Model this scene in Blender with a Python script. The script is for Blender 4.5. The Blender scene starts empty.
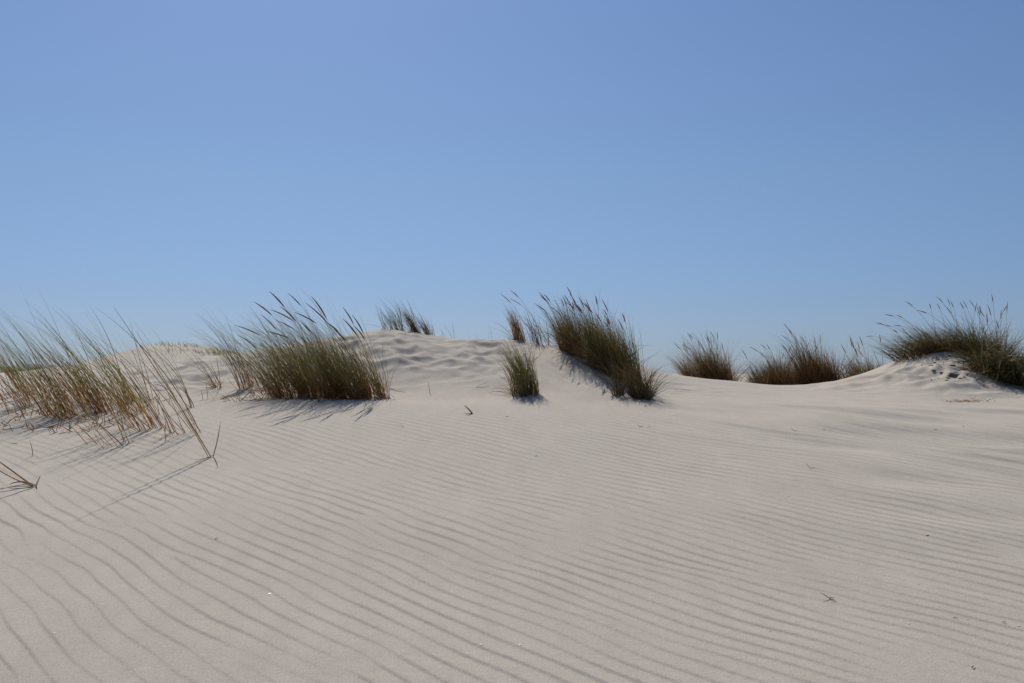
import bpy, math, random
import numpy as np
from mathutils import Vector

rng = np.random.default_rng(7)
random.seed(7)
SC = bpy.context.scene
COL = SC.collection

# ------------------------------------------------------------------ camera
FPX = 1024 * 35.0 / 36.0
CAMZ = 1.12
PITCH = math.atan(32.5 / FPX)
cam_d = bpy.data.cameras.new("camera")
cam = bpy.data.objects.new("camera", cam_d)
COL.objects.link(cam)
cam_d.lens = 35
cam_d.sensor_width = 36
cam_d.clip_start = 0.05
cam_d.clip_end = 9000
cam.location = (0, 0, CAMZ)
cam.rotation_euler = (math.pi / 2 + PITCH, 0, 0)
SC.camera = cam

# ------------------------------------------------------------------ sky and sun
SUN_EL = math.radians(40)
SUN_AZ = math.radians(-14)          # from straight ahead (+Y), negative = to the left
SUN_DIR = Vector((math.sin(SUN_AZ) * math.cos(SUN_EL), math.cos(SUN_AZ) * math.cos(SUN_EL), math.sin(SUN_EL)))
world = bpy.data.worlds.new("World")
SC.world = world
world.use_nodes = True
wn = world.node_tree.nodes
wl = world.node_tree.links
bg = wn["Background"]
sky = wn.new("ShaderNodeTexSky")
sky.sky_type = 'NISHITA'
sky.sun_disc = False
sky.sun_elevation = SUN_EL
sky.sun_rotation = SUN_AZ
sky.altitude = 0
sky.air_density = 1.0
sky.dust_density = 0.25
sky.ozone_density = 2.2
hsv = wn.new("ShaderNodeHueSaturation")
hsv.inputs["Saturation"].default_value = 0.88
wl.new(sky.outputs[0], hsv.inputs["Color"])
# clear, deep blue summer air: a little less red and green than the raw sky, most of all low down
wtc = wn.new("ShaderNodeTexCoord")
wsep = wn.new("ShaderNodeSeparateXYZ")
wl.new(wtc.outputs["Generated"], wsep.inputs[0])
wramp = wn.new("ShaderNodeValToRGB")
_st = [(0.0, (.36, .49, .80)), (.054, (.425, .53, .81)), (.19, (.53, .66, .84)), (.355, (.60, .74, .97)), (.8, (.66, .76, .92))]
while len(wramp.color_ramp.elements) < len(_st):
    wramp.color_ramp.elements.new(.5)
for _e, (_p, _c) in zip(wramp.color_ramp.elements, _st):
    _e.position = _p
    _e.color = (*_c, 1)
wl.new(wsep.outputs["Z"], wramp.inputs[0])
wmul = wn.new("ShaderNodeMix"); wmul.data_type = 'RGBA'; wmul.blend_type = 'MULTIPLY'
wmul.inputs[0].default_value = 1
wl.new(hsv.outputs[0], wmul.inputs[6]); wl.new(wramp.outputs[0], wmul.inputs[7])
wl.new(wmul.outputs[2], bg.inputs[0])
bg.inputs[1].default_value = 0.080
sun_d = bpy.data.lights.new("sun", 'SUN')
sun_d.energy = 4.25
sun_d.angle = math.radians(0.53)
sun_d.color = (1.0, 0.955, 0.89)
sun = bpy.data.objects.new("sun", sun_d)
COL.objects.link(sun)
sun.rotation_euler = SUN_DIR.to_track_quat('Z', 'Y').to_euler()
sun.location = (0, 0, 20)
SC.view_settings.view_transform = 'Standard'
SC.view_settings.look = 'None'
SC.view_settings.gamma = 1.0
SC.view_settings.exposure = 0.0

# ------------------------------------------------------------------ helpers
def W(px, py, d):
    u = (px - 512) / FPX
    v = (341.5 - py) / FPX
    yc = math.cos(PITCH) - v * math.sin(PITCH)
    zc = math.sin(PITCH) + v * math.cos(PITCH)
    return np.array((d * u / yc, d, CAMZ + d * zc / yc))

def perlin(x, y, seed=0):
    r = np.random.default_rng(1000 + seed)
    perm = r.permutation(256)
    ang = r.uniform(0, 2 * np.pi, 256)
    gx, gy = np.cos(ang), np.sin(ang)
    xi = np.floor(x).astype(np.int64); yi = np.floor(y).astype(np.int64)
    xf = x - xi; yf = y - yi
    def g(ix, iy, dx, dy):
        h = perm[(perm[ix & 255] + iy) & 255]
        return gx[h] * dx + gy[h] * dy
    u = xf * xf * xf * (xf * (xf * 6 - 15) + 10)
    v = yf * yf * yf * (yf * (yf * 6 - 15) + 10)
    a = g(xi, yi, xf, yf); b = g(xi + 1, yi, xf - 1, yf)
    c = g(xi, yi + 1, xf, yf - 1); d = g(xi + 1, yi + 1, xf - 1, yf - 1)
    return 1.4 * ((a + (b - a) * u) + ((c + (d - c) * u) - (a + (b - a) * u)) * v)

def sstep(a, b, x):
    t = np.clip((x - a) / (b - a), 0, 1)
    return t * t * (3 - 2 * t)

# ------------------------------------------------------------------ terrain
CT = []      # control points (x, y, z)
def row(d, pairs):
    for px, py in pairs:
        CT.append(W(px, py, d))
def plane_z(y):
    return 0.1185 * np.asarray(y)
for d in (-3.0, 0.0, 2.0, 3.2, 4.6, 6.0):
    for x in (-9, -5, -2.4, -0.8, 0.8, 2.4, 5, 9):
        CT.append(np.array((x, d, float(plane_z(max(d, -0.6))))))
row(7.3, [(-500, 408), (-250, 408), (-50, 409), (60, 409), (170, 408), (280, 406), (380, 406), (470, 406), (560, 407), (640, 409), (720, 410), (800, 409), (900, 410), (990, 411), (1080, 411), (1250, 410), (1500, 409)])
row(8.2, [(-500, 398), (-250, 398), (-50, 396), (60, 394), (170, 393), (215, 395), (270, 396.5), (330, 397), (375, 397), (450, 394), (520, 394), (580, 389), (640, 396), (710, 398), (790, 400), (870, 400), (960, 401), (1040, 401), (1250, 399), (1500, 398)])
row(7.7, [(215, 400.5), (255, 399.5), (300, 399.5), (345, 400), (385, 401), (420, 402)])
row(9.3, [(-500, 388), (-250, 386), (-50, 384), (60, 381), (150, 375), (230, 371), (300, 366), (370, 360), (440, 362), (510, 362), (560, 357), (610, 368), (650, 382), (700, 388), (780, 392), (850, 389), (900, 381), (950, 374), (1000, 381), (1060, 388), (1250, 390), (1500, 389)])
row(10.5, [(-500, 381), (-250, 380), (-50, 378), (60, 374), (130, 366), (180, 361), (240, 352), (300, 343), (350, 336), (385, 331), (420, 335), (450, 339), (500, 342), (540, 344), (580, 346), (615, 353), (655, 371), (690, 377), (740, 382), (780, 385.5), (810, 385), (835, 381), (860, 375), (885, 366), (905, 358), (930, 352), (955, 351), (985, 358), (1010, 366), (1040, 374), (1150, 380), (1500, 381)])
row(11.5, [(-250, 381), (0, 379), (130, 373), (200, 369), (270, 357), (330, 346), (385, 336), (430, 342), (500, 351), (560, 353), (620, 361), (680, 383), (740, 389), (780, 391), (835, 388), (880, 377), (930, 364), (960, 363), (1000, 371), (1060, 381), (1300, 382)])
row(14, [(-250, 379), (0, 379), (150, 379), (300, 370), (400, 362), (520, 366), (620, 374), (700, 384), (780, 386), (880, 382), (960, 378), (1060, 380), (1300, 381)])
row(19, [(-300, 377), (0, 378), (130, 379), (250, 379), (400, 377), (550, 378), (700, 381), (760, 380), (850, 379), (1000, 378), (1300, 378)])
row(28, [(-300, 375), (0, 377), (70, 373), (105, 364), (135, 353), (178, 346), (225, 352), (300, 360), (420, 374), (550, 378), (700, 379), (760, 378.5), (850, 378), (1000, 377), (1300, 377)])
row(36, [(-300, 375), (0, 376), (100, 374), (178, 366), (300, 373), (500, 377), (740, 377), (1000, 377), (1300, 377)])
row(50, [(-300, 375), (0, 375.5), (200, 376), (500, 376), (740, 376), (1000, 376), (1300, 376)])
CT = np.array(CT)
def _U(r2):
    return 0.5 * r2 * np.log(r2 + 1e-9)
def _tr(x, y):
    # compress distance so that near and far control points are evenly spaced
    x = np.asarray(x, float); y = np.asarray(y, float)
    s = 1.0 / (1.0 + 0.02 * np.maximum(y, 0))
    return x * s, y * s * 1.0
_cx, _cy = _tr(CT[:, 0], CT[:, 1])
_n = len(CT)
_K = _U((_cx[:, None] - _cx[None]) ** 2 + (_cy[:, None] - _cy[None]) ** 2)
_K += np.eye(_n) * 2e-4
_P = np.stack([np.ones(_n), _cx, _cy], 1)
_A = np.block([[_K, _P], [_P.T, np.zeros((3, 3))]])
_w = np.linalg.solve(_A, np.concatenate([CT[:, 2], np.zeros(3)]))

BL = []   # rough patches on the dune faces: px, d, rx, ry, amplitude, kind
def blob(px, d, rx, ry, amp, kind):
    BL.append((d * (px - 512) / FPX, d, rx, ry, amp, kind))
blob(430, 9.6, 0.95, 1.1, 0.034, 0)
blob(500, 9.9, 0.6, 0.7, 0.03, 0)
blob(185, 9.4, 1.0, 1.1, 0.05, 0)
blob(340, 9.8, 0.7, 0.8, 0.03, 0)
blob(925, 9.5, 1.0, 1.0, 0.034, 0)
blob(1000, 9.1, 0.9, 0.8, 0.025, 0)
blob(675, 9.0, 0.55, 0.6, 0.018, 1)
blob(590, 8.9, 0.55, 0.6, 0.022, 2)

def base_z(x, y):
    """dune shape without ripples"""
    x = np.asarray(x, float); y = np.asarray(y, float)
    sh = x.shape
    xf = x.ravel(); yf = y.ravel()
    out = np.empty(len(xf))
    yy = np.clip(yf, -3, 52); xx = np.clip(xf, -9 - np.maximum(yy, 0) * .75, 9 + np.maximum(yy, 0) * .75)
    CH = 60000
    for i in range(0, len(xf), CH):
        tx, ty = _tr(xx[i:i + CH], yy[i:i + CH])
        r2 = (tx[:, None] - _cx[None]) ** 2 + (ty[:, None] - _cy[None]) ** 2
        out[i:i + CH] = _U(r2) @ _w[:_n] + _w[_n] + _w[_n + 1] * tx + _w[_n + 2] * ty
    far = sstep(44, 60, yf)
    side = sstep(8, 16, np.abs(xf) - np.maximum(yf, 0) * .75)
    gen = np.where(yf > 0, np.minimum(0.1185 * yf, 0.95), -0.1)
    gen = gen + 0.10 * perlin(xf / 9, yf / 9, 40) * sstep(8, 14, np.hypot(xf, yf))
    m = np.maximum(far, side)
    out = out * (1 - m) + np.where(yf > 40, 1.0 + 0.0 * xf, gen) * m
    return out.reshape(sh)

def relief(x, y):
    """lumps, scour and undulations, a few centimetres high"""
    z = 0.012 * perlin(x / 1.3, y / 1.3, 1) + 0.006 * perlin(x / .45, y / .45, 2) * sstep(6.0, 8, y)
    near = np.hypot(x, y) < 60
    # low benches on the right hand flat, drawn out along the ripple crests
    a = CW * x + SW * y; b = -SW * x + CW * y
    mr = sstep(0.6, 2.2, x) * sstep(2.6, 4.2, y) * (1 - sstep(7.2, 8.0, y))
    q = perlin(a / .34 + .7 * perlin(x, y, 9), b / 1.1, 3)
    z = z + mr * 0.017 * np.tanh(q * 3.2)
    for bx, by, rx, ry, amp, kind in BL:
        e = np.exp(-(((x - bx) / rx) ** 2 + ((y - by) / ry) ** 2) * 1.1)
        if kind == 0:
            e = e * (.45 + .9 * sstep(-.35, .5, perlin(x / .9, y / 1.0, 31)))
            w = .25 * perlin(x / .8, y / .8, 12)
            n = (1 - 1.6 * np.abs(perlin(x / .40 + w, y / .34 + w, 4))) * .6 + .5 * perlin(x / .21, y / .24, 5) + .28 * perlin(x / .10, y / .12, 6)
        elif kind == 1:
            n = perlin(x / .5 + y / .5, y / .14 - x / .35, 7) + .4 * perlin(x / .2, y / .09, 8)
        else:
            n = perlin((x + .4 * y) / .09, (y - .4 * x) / .7, 10)
        z = z + amp * e * n
    # gentle unevenness further off
    z = z + sstep(12, 22, y) * (0.05 * perlin(x / 1.6, y / 2.2, 14) + 0.16 * perlin(x / 5, y / 6, 15) * (1 - sstep(60, 120, y)))
    return z

TH = math.radians(48)
CW, SW = math.sin(TH), math.cos(TH)      # ripple normal (CW, SW); the wind blows along (-CW, -SW)
WAVES = []
_r = np.random.default_rng(5)
for i in range(26):
    WAVES.append((_r.normal(0, 6.0), _r.normal(0, 3.4), _r.uniform(0, 2 * np.pi), 1 / math.sqrt(26)))

def ripples(x, y):
    wx = .09 * perlin(x / 1.7, y / 1.7, 20) + .017 * perlin(x / .33, y / .33, 22)
    wy = .09 * perlin(x / 1.9, y / 1.9, 21) + .017 * perlin(x / .33, y / .33, 23)
    X = x + wx; Y = y + wy
    a = CW * X + SW * Y
    b = -SW * X + CW * Y
    re = np.full(x.shape, 0.58); im = np.zeros(x.shape)
    for dk, dl, ph, w in WAVES:
        t = dk * a + dl * b + ph
        re += w * np.cos(t); im += w * np.sin(t)
    mag = np.hypot(re, im)
    lam = 0.077
    phase = 2 * np.pi * a / lam + np.arctan2(im, re)
    s = np.mod(-phase / (2 * np.pi), 1.0)            # grows down wind
    c = 0.88
    up = np.sin((s / c - .5) * np.pi) * .5 + .5
    up = .55 * up + .45 * (s / c)
    dn = np.cos((s - c) / (1 - c) * np.pi) * .5 + .5
    prof = np.where(s < c, up, dn) - .55
    amp = np.clip(mag / .5, .0, 1) * (0.0033 + .0028 * perlin(x / .5, y / .5, 24))
    m = 1 - sstep(6.1, 7.9, y + .25 * perlin(x / .8, y / .8, 25)) * .93
    m = m * (1 - sstep(7.9, 8.9, y))
    m = m * (1 - .45 * sstep(.5, 3, x) * sstep(.0, .5, perlin(x / 1.1, y / .8, 26)))
    # the sand is smoother among the tufts on the left
    m = m * (1 - .75 * np.exp(-(((x + 2.9) / .95) ** 2 + ((y - 6.9) / .95) ** 2)))
    return prof * amp * m

def ground_z(x, y, rip=True):
    x = np.atleast_1d(np.asarray(x, float)); y = np.atleast_1d(np.asarray(y, float))
    z = base_z(x, y) + relief(x, y)
    if rip:
        z = z + ripples(x, y)
    return z

def G(px, py, dmin=2.0, dmax=14.0):
    """first point of the ground seen through a pixel of the photograph"""
    ds = np.arange(dmin, dmax, .02)
    pts = np.array([W(px, py, d) for d in ds])
    gz = ground_z(pts[:, 0], pts[:, 1], False)
    hit = np.nonzero(pts[:, 2] <= gz)[0]
    if len(hit) == 0:
        i = int(np.argmin(pts[:, 2] - gz))
    else:
        i = hit[0]
    return float(pts[i, 0]), float(pts[i, 1])

def P(px, d):
    return d * (px - 512) / FPX, d

# ------------------------------------------------------------------ materials
def new_mat(name):
    m = bpy.data.materials.new(name); m.use_nodes = True
    nt = m.node_tree
    for n in list(nt.nodes): nt.nodes.remove(n)
    return m, nt.nodes, nt.links

def sand_material():
    m, N, L = new_mat("dry_sand")
    out = N.new("ShaderNodeOutputMaterial")
    bs = N.new("ShaderNodeBsdfPrincipled")
    bs.inputs["Roughness"].default_value = .95
    bs.inputs["Specular IOR Level"].default_value = .12
    tc = N.new("ShaderNodeTexCoord")
    def noise(scale, det, rough=.5):
        n = N.new("ShaderNodeTexNoise"); n.inputs["Scale"].default_value = scale
        n.inputs["Detail"].default_value = det; n.inputs["Roughness"].default_value = rough
        L.new(tc.outputs["Object"], n.inputs["Vector"]); return n
    big = noise(.55, 3)
    r1 = N.new("ShaderNodeValToRGB")
    r1.color_ramp.elements[0].position = .3; r1.color_ramp.elements[0].color = (.495, .440, .368, 1)
    r1.color_ramp.elements[1].position = .7; r1.color_ramp.elements[1].color = (.515, .462, .39, 1)
    L.new(big.outputs["Fac"], r1.inputs[0])
    grain = noise(330, 3, .75)
    r2 = N.new("ShaderNodeValToRGB")
    r2.color_ramp.elements[0].position = .28; r2.color_ramp.elements[0].color = (.58, .57, .56, 1)
    r2.color_ramp.elements[1].position = .72; r2.color_ramp.elements[1].color = (1.32, 1.32, 1.32, 1)
    L.new(grain.outputs["Fac"], r2.inputs[0])
    mx = N.new("ShaderNodeMix"); mx.data_type = 'RGBA'; mx.blend_type = 'MULTIPLY'
    mx.inputs[0].default_value = 1
    L.new(r1.outputs[0], mx.inputs[6]); L.new(r2.outputs[0], mx.inputs[7])
    # dark heavy mineral grains, sparse
    vor = N.new("ShaderNodeTexVoronoi"); vor.inputs["Scale"].default_value = 95
    L.new(tc.outputs["Object"], vor.inputs["Vector"])
    r3 = N.new("ShaderNodeValToRGB")
    r3.color_ramp.elements[0].position = .07; r3.color_ramp.elements[0].color = (.6, .57, .55, 1)
    r3.color_ramp.elements[1].position = .16; r3.color_ramp.elements[1].color = (1, 1, 1, 1)
    L.new(vor.outputs["Distance"], r3.inputs[0])
    mx2 = N.new("ShaderNodeMix"); mx2.data_type = 'RGBA'; mx2.blend_type = 'MULTIPLY'
    mx2.inputs[0].default_value = .6
    L.new(mx.outputs[2], mx2.inputs[6]); L.new(r3.outputs[0], mx2.inputs[7])
    mp = N.new("ShaderNodeMapping"); mp.inputs["Rotation"].default_value = (0, 0, TH); mp.inputs["Scale"].default_value = (9, 2.6, 5)
    L.new(tc.outputs["Object"], mp.inputs["Vector"])
    mo = N.new("ShaderNodeTexNoise"); mo.inputs["Scale"].default_value = 1.0; mo.inputs["Detail"].default_value = 6; mo.inputs["Roughness"].default_value = .65
    L.new(mp.outputs[0], mo.inputs["Vector"])
    r4 = N.new("ShaderNodeValToRGB")
    r4.color_ramp.elements[0].position = .32; r4.color_ramp.elements[0].color = (.95, .945, .94, 1)
    r4.color_ramp.elements[1].position = .68; r4.color_ramp.elements[1].color = (1.03, 1.03, 1.03, 1)
    L.new(mo.outputs["Fac"], r4.inputs[0])
    mx3 = N.new("ShaderNodeMix"); mx3.data_type = 'RGBA'; mx3.blend_type = 'MULTIPLY'; mx3.inputs[0].default_value = 1
    L.new(mx2.outputs[2], mx3.inputs[6]); L.new(r4.outputs[0], mx3.inputs[7])
    L.new(mx3.outputs[2], bs.inputs["Base Color"])
    med = noise(28, 4, .6)
    b1 = N.new("ShaderNodeBump"); b1.inputs["Strength"].default_value = .5; b1.inputs["Distance"].default_value = .004
    L.new(med.outputs["Fac"], b1.inputs["Height"])
    b2 = N.new("ShaderNodeBump"); b2.inputs["Strength"].default_value = .45; b2.inputs["Distance"].default_value = .0015
    L.new(grain.outputs["Fac"], b2.inputs["Height"]); L.new(b1.outputs[0], b2.inputs["Normal"])
    L.new(b2.outputs[0], bs.inputs["Normal"])
    L.new(bs.outputs[0], out.inputs[0])
    return m

def plant_material(name, trans=.3, gloss=.08):
    """colour runs along each blade (attribute), streaked by fine noise; thin leaf lets light through"""
    m, N, L = new_mat(name)
    out = N.new("ShaderNodeOutputMaterial")
    at = N.new("ShaderNodeAttribute"); at.attribute_name = "blade_colour"
    tc = N.new("ShaderNodeTexCoord")
    ns = N.new("ShaderNodeTexNoise"); ns.inputs["Scale"].default_value = 40; ns.inputs["Detail"].default_value = 2
    L.new(tc.outputs["Object"], ns.inputs["Vector"])
    rp = N.new("ShaderNodeValToRGB")
    rp.color_ramp.elements[0].position = .3; rp.color_ramp.elements[0].color = (.75, .75, .75, 1)
    rp.color_ramp.elements[1].position = .7; rp.color_ramp.elements[1].color = (1.2, 1.2, 1.2, 1)
    L.new(ns.outputs["Fac"], rp.inputs[0])
    mx = N.new("ShaderNodeMix"); mx.data_type = 'RGBA'; mx.blend_type = 'MULTIPLY'; mx.inputs[0].default_value = 1
    L.new(at.outputs["Color"], mx.inputs[6]); L.new(rp.outputs[0], mx.inputs[7])
    df = N.new("ShaderNodeBsdfDiffuse"); tr = N.new("ShaderNodeBsdfTranslucent"); gl = N.new("ShaderNodeBsdfGlossy")
    gl.inputs["Roughness"].default_value = .42
    gl.inputs["Color"].default_value = (.9, .9, .9, 1)
    for n in (df, tr): L.new(mx.outputs[2], n.inputs["Color"])
    m1 = N.new("ShaderNodeMixShader"); m1.inputs[0].default_value = trans
    L.new(df.outputs[0], m1.inputs[1]); L.new(tr.outputs[0], m1.inputs[2])
    m2 = N.new("ShaderNodeMixShader"); m2.inputs[0].default_value = gloss
    L.new(m1.outputs[0], m2.inputs[1]); L.new(gl.outputs[0], m2.inputs[2])
    L.new(m2.outputs[0], out.inputs[0])
    return m

M_SAND = sand_material()
M_LEAF = plant_material("marram_leaf", .55, .03)
M_DRY = plant_material("dry_grass", .42, .03)
M_SEED = plant_material("seed_head_husk", .1, .02)

def simple_mat(name, c1, c2, scale, rough=.7):
    m, N, L = new_mat(name)
    out = N.new("ShaderNodeOutputMaterial"); bs = N.new("ShaderNodeBsdfPrincipled")
    bs.inputs["Roughness"].default_value = rough
    tc = N.new("ShaderNodeTexCoord"); ns = N.new("ShaderNodeTexNoise"); ns.inputs["Scale"].default_value = scale
    L.new(tc.outputs["Object"], ns.inputs["Vector"])
    r = N.new("ShaderNodeValToRGB")
    r.color_ramp.elements[0].position = .35; r.color_ramp.elements[1].position = .65
    r.color_ramp.elements[0].color = (*c1, 1); r.color_ramp.elements[1].color = (*c2, 1)
    L.new(ns.outputs["Fac"], r.inputs[0]); L.new(r.outputs[0], bs.inputs["Base Color"])
    L.new(bs.outputs[0], out.inputs[0]); return m
M_SHELL = simple_mat("bleached_shell", (.62, .58, .52), (.82, .80, .76), 200, .4)
M_TWIG = simple_mat("dark_twig", (.06, .045, .035), (.14, .10, .07), 120)
M_RUST = simple_mat("rusty_dead_leaf", (.22, .09, .035), (.34, .16, .07), 90)
M_CLOD = simple_mat("root_bound_clod", (.08, .065, .05), (.26, .22, .17), 45, .95)

# ------------------------------------------------------------------ sand sheet
def build_ground():
    ys = [-4000, -1500, -500, -150, -60, -25, -12, -6, -3, -1.2, 0, .7, 1.2, 1.6, 1.9]
    y = 2.1
    while y < 60:
        ys.append(y)
        if y < 3.4: y += .0065
        elif y < 8.0: y += .0065 + (y - 3.4) * .0027
        elif y < 12: y += .024
        else: y += .03 + (y - 12) * .02
    while y < 5000:
        ys.append(y); y *= 1.12
    ys.append(6000)
    ys = np.array(ys)
    NU = 1500
    u = np.linspace(-1, 1, NU)
    ext = np.array([1.02, 1.06, 1.12, 1.25, 1.5, 2, 3, 6, 14, 40, 120, 400, 1200])
    u = np.concatenate([-ext[::-1], u, ext])
    w = np.where(ys > 0, .62 * ys + .9, .9 + .05 * np.abs(ys))
    w = np.where(ys > 60, 38, w)
    X = u[None] * w[:, None]
    Y = np.repeat(ys[:, None], len(u), 1)
    X = np.clip(X, -5000, 5000)
    # keep columns distinct after clipping
    X = X + np.arange(len(u))[None] * 1e-4
    Z = base_z(X, Y)
    near = (Y > -20) & (Y < 260) & (np.abs(X) < 200)
    Z[near] += relief(X[near], Y[near])
    rp = (Y > .5) & (Y < 9.2) & (np.abs(X) < 9)
    Z[rp] += ripples(X[rp], Y[rp])
    nr, nc = X.shape
    co = np.stack([X, Y, Z], -1).reshape(-1, 3).astype(np.float32)
    idx = np.arange(nr * nc).reshape(nr, nc)
    q = np.stack([idx[:-1, :-1], idx[:-1, 1:], idx[1:, 1:], idx[1:, :-1]], -1).reshape(-1, 4).astype(np.int32)
    me = bpy.data.meshes.new("sand_dunes")
    me.vertices.add(len(co)); me.vertices.foreach_set("co", co.ravel())
    me.loops.add(q.size); me.loops.foreach_set("vertex_index", q.ravel())
    me.polygons.add(len(q)); me.polygons.foreach_set("loop_start", np.arange(0, q.size, 4, dtype=np.int32))
    me.polygons.foreach_set("use_smooth", np.ones(len(q), dtype=bool))
    me.update(calc_edges=True)
    me.materials.append(M_SAND)
    o = bpy.data.objects.new("ground", me); COL.objects.link(o)
    o["kind"] = "structure"
    o["label"] = "pale rippled beach sand rising into low dunes"
    print("ground verts", len(co))
build_ground()

# ------------------------------------------------------------------ grass blades
WIND = math.atan2(-SW, -CW)
def blades(base, length, lean0, lean1, az, width, c0, c1, c2, seg=8, power=1.0, prof='leaf', az_bend=None, kink=None):
    """tapered three sided blades; base (n,3); lean in radians from the vertical; colours per blade base/middle/tip"""
    n = len(base)
    t = np.linspace(0, 1, seg + 1)
    th = lean0[:, None] + (lean1 - lean0)[:, None] * t[None] ** power
    if az_bend is None: az_bend = np.zeros(n)
    a = az[:, None] + az_bend[:, None] * t[None]
    dx = np.sin(th) * np.cos(a); dy = np.sin(th) * np.sin(a); dz = np.cos(th)
    D = np.stack([dx, dy, dz], -1)
    step = (length / seg)[:, None, None]
    Pp = np.concatenate([np.zeros((n, 1, 3)), np.cumsum((D[:, :-1] + D[:, 1:]) * .5 * step, 1)], 1) + base[:, None, :]
    side = np.stack([-np.sin(a), np.cos(a), np.zeros_like(a)], -1)
    # turn the flat of the blade at random
    nrm = np.cross(D, side)
    tw = np.random.default_rng(n).uniform(0, 2 * np.pi, n)[:, None, None]
    s2 = side * np.cos(tw) + nrm * np.sin(tw); n2 = -side * np.sin(tw) + nrm * np.cos(tw)
    if prof == 'leaf':
        w = np.interp(t, [0, .15, .6, 1], [.75, 1, .75, .10])
        thick = .45
    elif prof == 'stalk':
        w = np.interp(t, [0, 1], [1, .6]); thick = .9
    else:
        w = np.interp(t, [0, .15, .45, .8, 1], [.25, .85, 1, .6, .12]); thick = .9
    R = (width[:, None] * .5 * w[None])[..., None]
    v0 = Pp + s2 * R; v1 = Pp - s2 * R; v2 = Pp + n2 * R * thick * 1.5
    V = np.stack([v0, v2, v1], 2)                # n, seg+1, 3, 3
    C = np.where(t[None, :, None] < .35, c0[:, None] + (c1 - c0)[:, None] * (t[None, :, None] / .35),
                 c1[:, None] + (c2 - c1)[:, None] * ((t[None, :, None] - .35) / .65))
    C = np.repeat(C[:, :, None, :], 3, 2)
    tip = Pp[:, -1]; tipdir = D[:, -1]
    base_i = (np.arange(n) * (seg + 1) * 3)[:, None, None, None]
    k = np.arange(seg)[None, :, None, None] * 3
    f = np.array([[0, 1, 4, 3], [1, 2, 5, 4], [2, 0, 3, 5]])[None, None]
    F = (base_i + k + f).reshape(-1, 4)
    return V.reshape(-1, 3), F, C.reshape(-1, 3), tip, th[:, -1], a[:, -1]

def mesh_obj(name, V, F, Cc, mat, parent=None, loc=(0, 0, 0)):
    me = bpy.data.meshes.new(name)
    V = (V - np.array(loc)).astype(np.float32)
    me.vertices.add(len(V)); me.vertices.foreach_set("co", V.ravel())
    F = F.astype(np.int32)
    me.loops.add(F.size); me.loops.foreach_set("vertex_index", F.ravel())
    me.polygons.add(len(F)); me.polygons.foreach_set("loop_start", np.arange(0, F.size, 4, dtype=np.int32))
    me.polygons.foreach_set("use_smooth", np.ones(len(F), dtype=bool))
    me.update(calc_edges=True)
    if Cc is not None:
        ca = me.color_attributes.new("blade_colour", 'FLOAT_COLOR', 'POINT')
        ca.data.foreach_set("color", np.concatenate([Cc, np.ones((len(Cc), 1))], 1).astype(np.float32).ravel())
    me.materials.append(mat)
    o = bpy.data.objects.new(name, me); COL.objects.link(o)
    if parent: o.parent = parent
    return o

def thing(name, label, cat, loc, group=None):
    o = bpy.data.objects.new(name, None); COL.objects.link(o)
    o.location = loc; o["label"] = label; o["category"] = cat
    o.empty_display_size = .2
    if group: o["group"] = group
    return o

RUST = np.array((.50, .23, .08)); STRAW = np.array((.56, .41, .21)); OLIVE = np.array((.34, .30, .10))
GREEN = np.array((.14, .18, .07)); GREY = np.array((.30, .31, .18)); BROWN = np.array((.28, .155, .07))
DKGREEN = np.array((.17, .155, .055)); SEED = np.array((.30, .19, .11)); PALE = np.array((.60, .51, .35))

def tint(c, n, r, k=.22):
    return np.clip(c[None] * (1 + r.normal(0, k, (n, 1))) * (1 + r.normal(0, .06, (n, 3))), .01, .8)

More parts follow.
